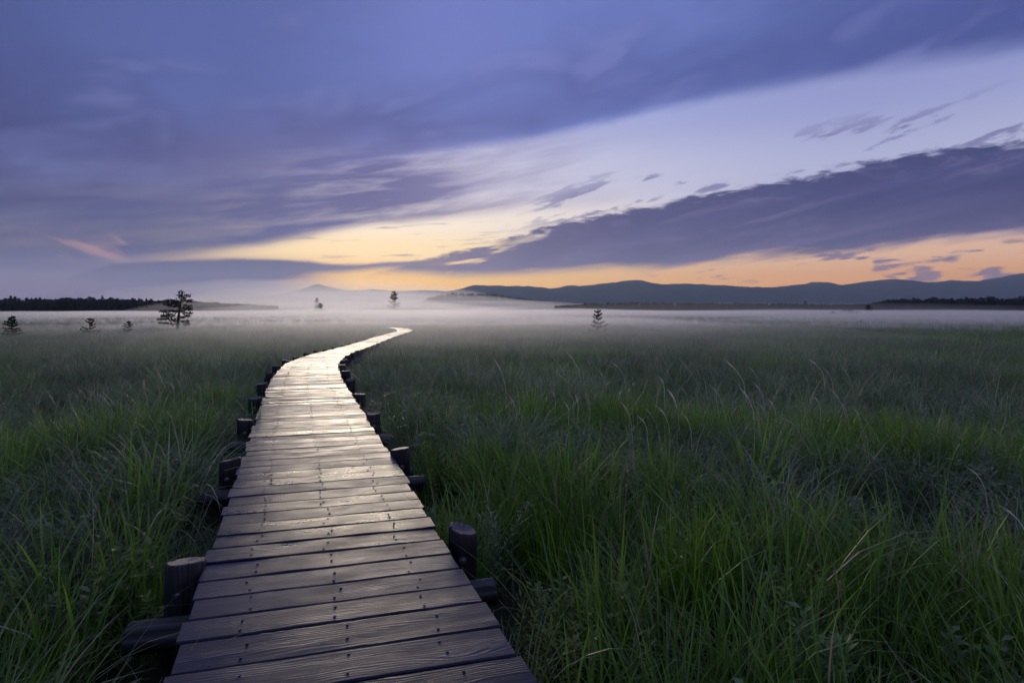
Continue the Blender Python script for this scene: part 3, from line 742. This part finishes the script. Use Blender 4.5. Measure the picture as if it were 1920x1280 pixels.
def scatter(name, d0, d1, spacing, label, chooser, hscale=(.8,1.2), azmax=56):
    cell = spacing; xs = []
    R1 = d1+2
    n = int(2*R1/cell)
    gx = (np.arange(n)-n/2)*cell
    yy = np.arange(-3, R1, cell) if d0 < 4 else np.arange(0, R1, cell)
    GX, GY = np.meshgrid(gx, yy); GX = GX.ravel(); GY = GY.ravel()
    GX = GX + rng.uniform(-.55,.55,GX.size)*cell; GY = GY + rng.uniform(-.55,.55,GY.size)*cell
    D = np.hypot(GX, GY); A = np.abs(np.degrees(np.arctan2(GX, GY+3.0)))
    keep = (D >= d0) & (D < d1) & (A < azmax)
    GX, GY = GX[keep], GY[keep]
    dm = np.full(GX.size, 9e9)
    for q in range(0, len(samp), 40):
        b = samp[q:q+41]; dm = np.minimum(dm, np.min(np.hypot(GX[:,None]-b[None,:,0], GY[:,None]-b[None,:,1]), axis=1))
    clear_ = W/2 + .035
    keep = dm > clear_
    for (bx_, by_) in BEAM_ENDS: keep &= np.hypot(GX-bx_, GY-by_) > .34
    for (bx_, by_, br_) in OPEN: keep &= np.hypot(GX-bx_, GY-by_) > br_
    GX, GY, dm = GX[keep], GY[keep], dm[keep]
    GZ = gz(GX, GY)
    n = GX.size
    patch = np.array([mnoise.fractal(Vector((x*.32, y*.32, 0)), 1.0, 2.0, 3) for x, y in zip(GX, GY)])
    patch2 = np.array([mnoise.noise(Vector((x*.8, y*.8, 7.0))) for x, y in zip(GX, GY)])
    idx = np.array([chooser(p_, q_) for p_, q_ in zip(patch, patch2)])
    hs = rng.uniform(hscale[0], hscale[1], n)*(1+.22*patch2)*np.where(dm < W/2+.45, .8, 1.0)
    sx = hs*rng.uniform(.9, 1.25, n)
    rots = np.stack([rng.normal(0,.10,n), rng.normal(0,.10,n), rng.uniform(0,6.283,n)], 1)
    pts = np.stack([GX, GY, GZ-.01], 1)
    return tag(gn_scatter(name, pts, rots, np.stack([sx, sx, hs], 1), idx, C_tuft), label, 'grass')
def ch_near(p, q):
    r = random.random()
    if q < -.42 and r < .7: return 15
    if r < .08: return 15
    if r < .24: return random.choice([10,11,22,24]) if p < .1 else random.choice([12,23,24])
    if r < .30: return random.choice([13,14])
    if r < .35: return random.choice([20,21])
    if p > .16: return random.choice([0,1,2,3,8,9,20,21])
    if p < -.12: return random.choice([4,5,6,7,10,11,22,24,13])
    return random.choice([1,3,4,5,6,7,8,12,24,14])
def ch_mid(p, q):
    r = random.random()
    if r < .26: return random.choice([10,11,22,24,24])
    if r < .40: return random.choice([13,14])
    if p > .25: return random.choice([0,2,8,9,4,6])
    return random.choice([4,5,6,7,13,14])
def ch_far(p, q):
    return random.choice([16,17,18,17,18,19])
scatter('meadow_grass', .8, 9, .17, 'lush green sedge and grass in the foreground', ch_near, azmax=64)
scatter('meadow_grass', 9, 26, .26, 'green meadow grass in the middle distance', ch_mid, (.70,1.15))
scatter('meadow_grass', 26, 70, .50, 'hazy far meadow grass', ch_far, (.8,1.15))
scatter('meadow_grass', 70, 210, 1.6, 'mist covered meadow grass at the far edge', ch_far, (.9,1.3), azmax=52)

# ------------------------------------------------------------------ single plants that stand out
def plant(name, me, px, py, ztop, label, cat, group=None, sc=1.0):
    x, d = spot(px, py, ztop); o = link(name, me, loc=(x, d, float(gz(x, d))-.01), rot=(0,0,random.uniform(0,6.28))); o.scale = (sc,sc,sc)
    return tag(o, label, cat, group)
plant('grass_tuft', t_sedge(201, n=170, h=(.50,.88), wd=(.007,.013), spread=.21, lean=.26, curl=(.0,.6), ns=6, mat=M_bright), 1310, 992, .62, 'bright green upright grass tuft in the right foreground', 'grass tuft', sc=1.0)
plant('grass_tuft', t_sedge(202, n=130, h=(.45,.78), wd=(.006,.010), spread=.22, lean=.35, curl=(.2,1.0), ns=6), 1640, 1085, .58, 'dark fanned grass tuft in the lower right foreground', 'grass tuft')
plant('grass_tuft', t_sedge(203, n=110, h=(.45,.75), wd=(.005,.009), spread=.18, lean=.22, curl=(.0,.6), ns=6, mat=M_bright), 1040, 935, .60, 'bright green upright grass tuft right of the nearest right post', 'grass tuft')
for (px, py, mt, lb, s_) in [
    (935, 948, M_sage, 'grey green whorled herb beside the nearest right post', 1.05),
    (905, 880, M_herb, 'yellow green leafy herb among grass near the second right post', 1.0),
    (868, 852, M_herb, 'small yellow green leafy herb beside the second right post', .95),
    (1060, 1112, M_herb, 'spreading yellow green herb right of the nearest cross beam', 1.0),
    (1003, 1100, M_herb, 'small yellow green herb at the right end of the nearest cross beam', .9),
    (1185, 878, M_sage, 'tall grey leaved stem in the right meadow', 1.15),
    (1275, 930, M_sage, 'grey leaved cluster behind the bright grass tuft', 1.0),
    (150, 895, M_sage, 'pale grey leafy herb in the left meadow', 1.05),
    (105, 968, M_sage, 'low pale grey leafy herb in the left meadow nearer the camera', 1.0)]:
    plant('leafy_herb', t_herb(int(px), mt, .60, 6, .085, .012, 34), px, py, .58, lb, 'herb', 'leafy herbs standing out of the grass', s_)

# pale seed stalks
def stalk(tip, base, zb, seed):
    r = random.Random(seed)
    d = (CAMZ-zb)*F/(base[1]-HY); B = at(base[0], base[1], d); Tt = at(tip[0], tip[1], d + r.uniform(-.15,.15))
    g = Vector((B.x+(B.x-Tt.x)*.35, d+r.uniform(-.05,.05), 0)); g.z = float(gz(g.x, g.y))-.02
    n = 14; v = []; f = []; hk = r.uniform(.6, 1.15)
    ctl = B + (Tt-B)*.55 + Vector((.06*(B.x-Tt.x)/max(.05,abs(B.x-Tt.x)), 0, .05*(Tt-B).length))
    pts = []
    for i in range(4): pts.append(g + (B-g)*(i/4))
    for i in range(n+1):
        t = i/n; pts.append(B*(1-t)**2 + ctl*2*t*(1-t) + Tt*t*t)
    for i, p in enumerate(pts):
        t = max(0, (i-4)/n); q = .0050 + (.0060*math.sin(max(0,(t-.45)/.55)*math.pi)**.7 if t > .45 else 0)
        q *= max(.75, d/8.5)*(1 if t < .5 else r.uniform(.75,1.5))*hk
        for j in range(4): v.append(p - g + Vector((q*math.cos(j*1.57), q*math.sin(j*1.57)*.8, q*.3*math.sin(j*1.57+i))))
    for i in range(len(pts)-1):
        for j in range(4): f.append((i*4+j, i*4+(j+1)%4, i*4+4+(j+1)%4, i*4+4+j))
    me = mesh('seed_stalk', v, f, M_straw); tint_attr(me, [r.random()]*len(f))
    return link('seed_stalk', me, loc=g)
ST = [(50,100,90,205),(145,90,175,185),(250,90,300,160),(305,75,350,145),(375,95,400,190),(410,130,445,205),(460,108,510,165),(205,160,215,205),(250,210,265,255),(295,250,312,305),(335,225,345,290),(370,215,385,320),(310,220,330,270),(265,150,310,185),(495,250,535,345),(555,300,590,360),(570,262,630,355),(620,262,668,345),(710,290,745,370),(630,160,650,215),(660,205,700,300),(700,190,735,260),(700,97,775,205),(810,190,858,270),(860,100,930,180),(915,200,965,290),(960,180,1000,240),(945,125,985,185),(1010,150,1045,215),(975,250,1018,335),(1015,240,1045,310),(1060,305,1130,360),(1140,155,1160,205),(1155,98,1210,150),(1170,228,1200,275),(1210,130,1245,190),(1230,200,1290,300),(1270,120,1315,205),(1265,245,1300,330),(1315,270,1345,350),(100,225,130,320),(130,150,150,210),(1660,310,1700,390)]
for i, (a, b, c, d) in enumerate(ST):
    o = stalk((900+a/1.882, 620+b/1.882), (900+c/1.882, 620+d/1.882), .60, i)
    tag(o, 'pale bent seed stalk rising above the meadow right of the boardwalk', 'grass stalk', 'pale seed stalks right of the boardwalk')
for i, (a, b, c, d, lb) in enumerate([(1790,335,1850,390,'pale bent seed stalk by itself near the right edge of the meadow'),(1710,475,1785,570,'long pale bent stalk right of the dark fanned grass tuft'),(1795,630,1870,700,'lower of the pale arching stalks at the right edge of the foreground'),(1830,615,1925,710,'upper of the pale arching stalks at the right edge of the foreground')]):
    tag(stalk((900+a/1.882, 620+b/1.882), (900+c/1.882, 620+d/1.882), .60, 100+i), lb, 'grass stalk')
for i, (a, b, c, d) in enumerate([(330,708,343,745),(352,700,362,735),(318,715,326,752),(270,712,276,748),(368,715,377,757),(296,722,300,757)]):
    tag(stalk((a, b), (c, d), .60, 200+i), 'small pale seed stalk in the meadow left of the boardwalk', 'grass stalk', 'pale seed stalks left of the boardwalk')

# ------------------------------------------------------------------ trees
def needles(v, f, tn, p, d, r, L, n, spread):
    for _ in range(n):
        q = (d + Vector((r.gauss(0,spread), r.gauss(0,spread), r.gauss(0,spread)*.8+.15))).normalized()*L*r.uniform(.6,1.2)
        s_ = q.cross(Vector((r.gauss(0,1), r.gauss(0,1), r.gauss(0,1)))).normalized()*L*.26
        b = len(v); v.extend([p-s_, p+s_, p+q]); f.append((b, b+1, b+2)); tn.append(r.random())
def tube(v, f, pts, r0, r1, n=6):
    b = len(v)
    for i, p in enumerate(pts):
        q = r0+(r1-r0)*i/(len(pts)-1)
        for j in range(n): v.append(p+Vector((q*math.cos(j/n*6.283), q*math.sin(j/n*6.283), 0)))
    for i in range(len(pts)-1):
        for j in range(n): f.append((b+i*n+j, b+i*n+(j+1)%n, b+(i+1)*n+(j+1)%n, b+(i+1)*n+j))
def conifer(px, pyb, pyt, d, wpx, seed, label, whorls=8, up=.35, dens=1.0, gap=0.0, bend=.0):
    r = random.Random(seed)
    x = (px-CX)/F*d; zb = float(gz(x, d)); zt = CAMZ-(pyt-HY)/F*d; H = zt-zb; Wd = wpx/F*d
    root = empty('conifer', (x, d, zb)); tag(root, label, 'tree', 'stunted conifers in the misty meadow')
    tv, tf = [], []
    pts = [Vector((bend*H*(i/8)**2, 0, H*i/8 - (.1 if i == 0 else 0))) for i in range(9)]
    tube(tv, tf, pts, H*.020, H*.004)
    cv, cf, tn = [], [], []; bv, bf = [], []
    t0 = .16
    for wi in range(whorls):
        t = t0 + (1-t0)*(wi/whorls)**.95
        L0 = Wd*.5*(1-((t-t0)/(1-t0)))**.75 + H*.02
        nb = r.randint(4, 6)
        for k in range(nb):
            if r.random() < gap: continue
            a = k/nb*6.283 + r.uniform(-.35,.35) + wi
            L = L0*r.uniform(.65, 1.12); base = Vector((bend*H*t*t, 0, H*t+r.uniform(-.02,.02)*H))
            bp_ = []
            for i in range(6):
                u = i/5; bp_.append(base+Vector((math.cos(a)*L*u, math.sin(a)*L*u, L*(up*u*u + (-.10*u if t < .5 else .12*u)))))
            tube(bv, bf, bp_, H*.006, H*.002, 4)
            for i in range(1, 6):
                for sub in range(2):
                    p = bp_[i-1].lerp(bp_[i], r.random()); dr = (bp_[i]-bp_[i-1]).normalized()
                    needles(cv, cf, tn, p, dr, r, max(H*.058, L*.2), int(20*dens), .65)
    needles(cv, cf, tn, Vector((bend*H, 0, H*.95)), Vector((0,0,1)), r, H*.06, 22, .35)
    link('trunk', mesh('trunk', tv, tf, M_bark, True), root); tag(link('branches', mesh('branches', bv, bf, M_bark, True), root), kind='stuff')
    me = mesh('crown', cv, cf, M_needle); tint_attr(me, tn); link('crown', me, root); return root
conifer(22, 628, 592, 44, 36, 1, 'small conifer standing at the far left edge of the meadow', 8, .25, 1.3)
conifer(169, 622, 595, 48, 34, 2, 'small sparse conifer with upturned branches left of the large pine', 6, .45, .9, .2)
conifer(241, 622, 601, 50, 26, 3, 'smallest conifer close left of the large pine', 6, .35, 1.0, .1)
conifer(1121, 614, 579, 52, 36, 4, 'small sparse conifer with upturned branches alone in the mist at centre right', 6, .38, .6, .1)
conifer(601, 590, 568, 230, 22, 5, 'faint conifer in the mist behind the bend of the boardwalk', 7, .3, 1.1, .1)
conifer(594, 585, 558, 330, 12, 6, 'faintest small conifer deep in the mist above the boardwalk bend', 6, .3, 1.0)
conifer(739, 582, 545, 430, 24, 7, 'faint wide conifer in the mist above the end of the boardwalk', 7, .3, 1.3, .1)
conifer(1562, 592, 583, 170, 14, 8, 'tiny conifer in the mist left of the dark leaning bush', 6, .3, 1.0)
conifer(1628, 590, 571, 230, 20, 9, 'dim upright conifer in the mist right of the dark leaning bush', 8, .2, 1.6)
conifer(1510, 580, 564, 420, 10, 10, 'tiny dim conifer at the edge of the low treeline', 7, .2, 1.4)
conifer(1850, 600, 590, 150, 10, 12, 'tiny conifer half lost in the mist at far right', 6, .3, 1.0)
def clump_tree(name, px, d, trunk_px, clumps, seed, label, cat, leaf, sag=.0, pyb=612, group=None):
    r = random.Random(seed); u = d/F
    x = (px-CX)/F*d; zb = float(gz(x, d)); root = empty(name, (x, d, zb)); tag(root, label, cat, group)
    def P3(q, yoff=0): return Vector(((q[0]-px)*u, yoff, CAMZ-(q[1]-HY)*u - zb))
    tv, tf = [], []; tp = [P3(q) for q in trunk_px]; tp[0].z = -.15
    tube(tv, tf, tp, trunk_px[0][2]*u, trunk_px[-1][2]*u, 8)
    cv, cf, tn = [], [], []; bv, bf = [], []
    for (cx_, cy2, rx, ry, n) in clumps:
        yo = r.uniform(-.5,.5)*14*u
        c = P3((cx_, cy2), yo)
        st = min(tp, key=lambda q: (Vector((q.x, q.y, q.z))-c).length + max(0, q.z-c.z)*2)
        tube(bv, bf, [st, st.lerp(c, .5)+Vector((0,0,-.03)), c], .022, .008, 5)
        for i in range(n):
            a, b = r.uniform(0,6.283), r.gauss(0,.45); q = r.random()**.4
            off = Vector((math.cos(a)*math.cos(b)*rx*q, math.sin(a)*math.cos(b)*rx*q*.8, math.sin(b)*ry*1.6*q))*u
            dr = Vector((off.x, off.y, abs(off.z)*.4+.05)).normalized()
            needles(cv, cf, tn, c+off, dr, r, leaf, 11, .8)
    link('trunk', mesh('trunk', tv, tf, M_bark, True), root); tag(link('branches', mesh('branches', bv, bf, M_bark, True), root), kind='stuff')
    me = mesh('crown', cv, cf, M_needle); tint_attr(me, tn); link('crown', me, root)
def z3(a, b): return (280+a/12.8, 530+b/12.8)
cl = []
for (a, b, rx, ry, n) in [(760,235,70,30,26),(700,300,75,26,26),(880,310,70,26,26),(780,360,80,26,26),(930,440,90,30,34),(850,420,60,26,20),(1000,440,35,22,10),
    (450,430,60,34,22),(600,450,95,40,46),(690,500,70,40,34),(470,530,110,40,50),(620,560,110,44,60),(900,580,110,40,50),(850,650,95,32,36),(960,640,60,26,20),
    (440,690,150,32,60),(620,690,80,36,40),(900,730,110,32,44),(960,800,60,22,20),(400,800,150,28,56),(560,780,90,30,36),(820,820,80,28,26),(360,870,140,24,44),(560,900,110,32,44),(860,930,100,30,36),(420,970,140,24,40),(620,1000,90,26,26),(860,1010,80,26,26)]:
    cx_, cy2 = z3(a, b); cl.append((cx_, cy2, rx/12.8, ry*1.35/12.8, int(n*1.0)))
clump_tree('pine', 332, 57, [(332.5,616,2.8),(333.5,600,2.4),(335.5,588,2.1),(338,575,1.7),(340,562,1.0),(341,547,.4)], cl, 33, 'large dark pine with a tall off centre top in the left meadow', 'tree', .13)
clump_tree('leaning_bush', 1592, 180, [(1598,594,1.0),(1594,588,.8),(1588,584,.5)], [(1590,583,11,2.2,50),(1598,585,12,2.4,50),(1604,589,10,2.2,40),(1582,586,8,1.6,24),(1594,588,12,2.2,40)], 44, 'dark flat topped leaning bush in the mist at right', 'bush', .24)
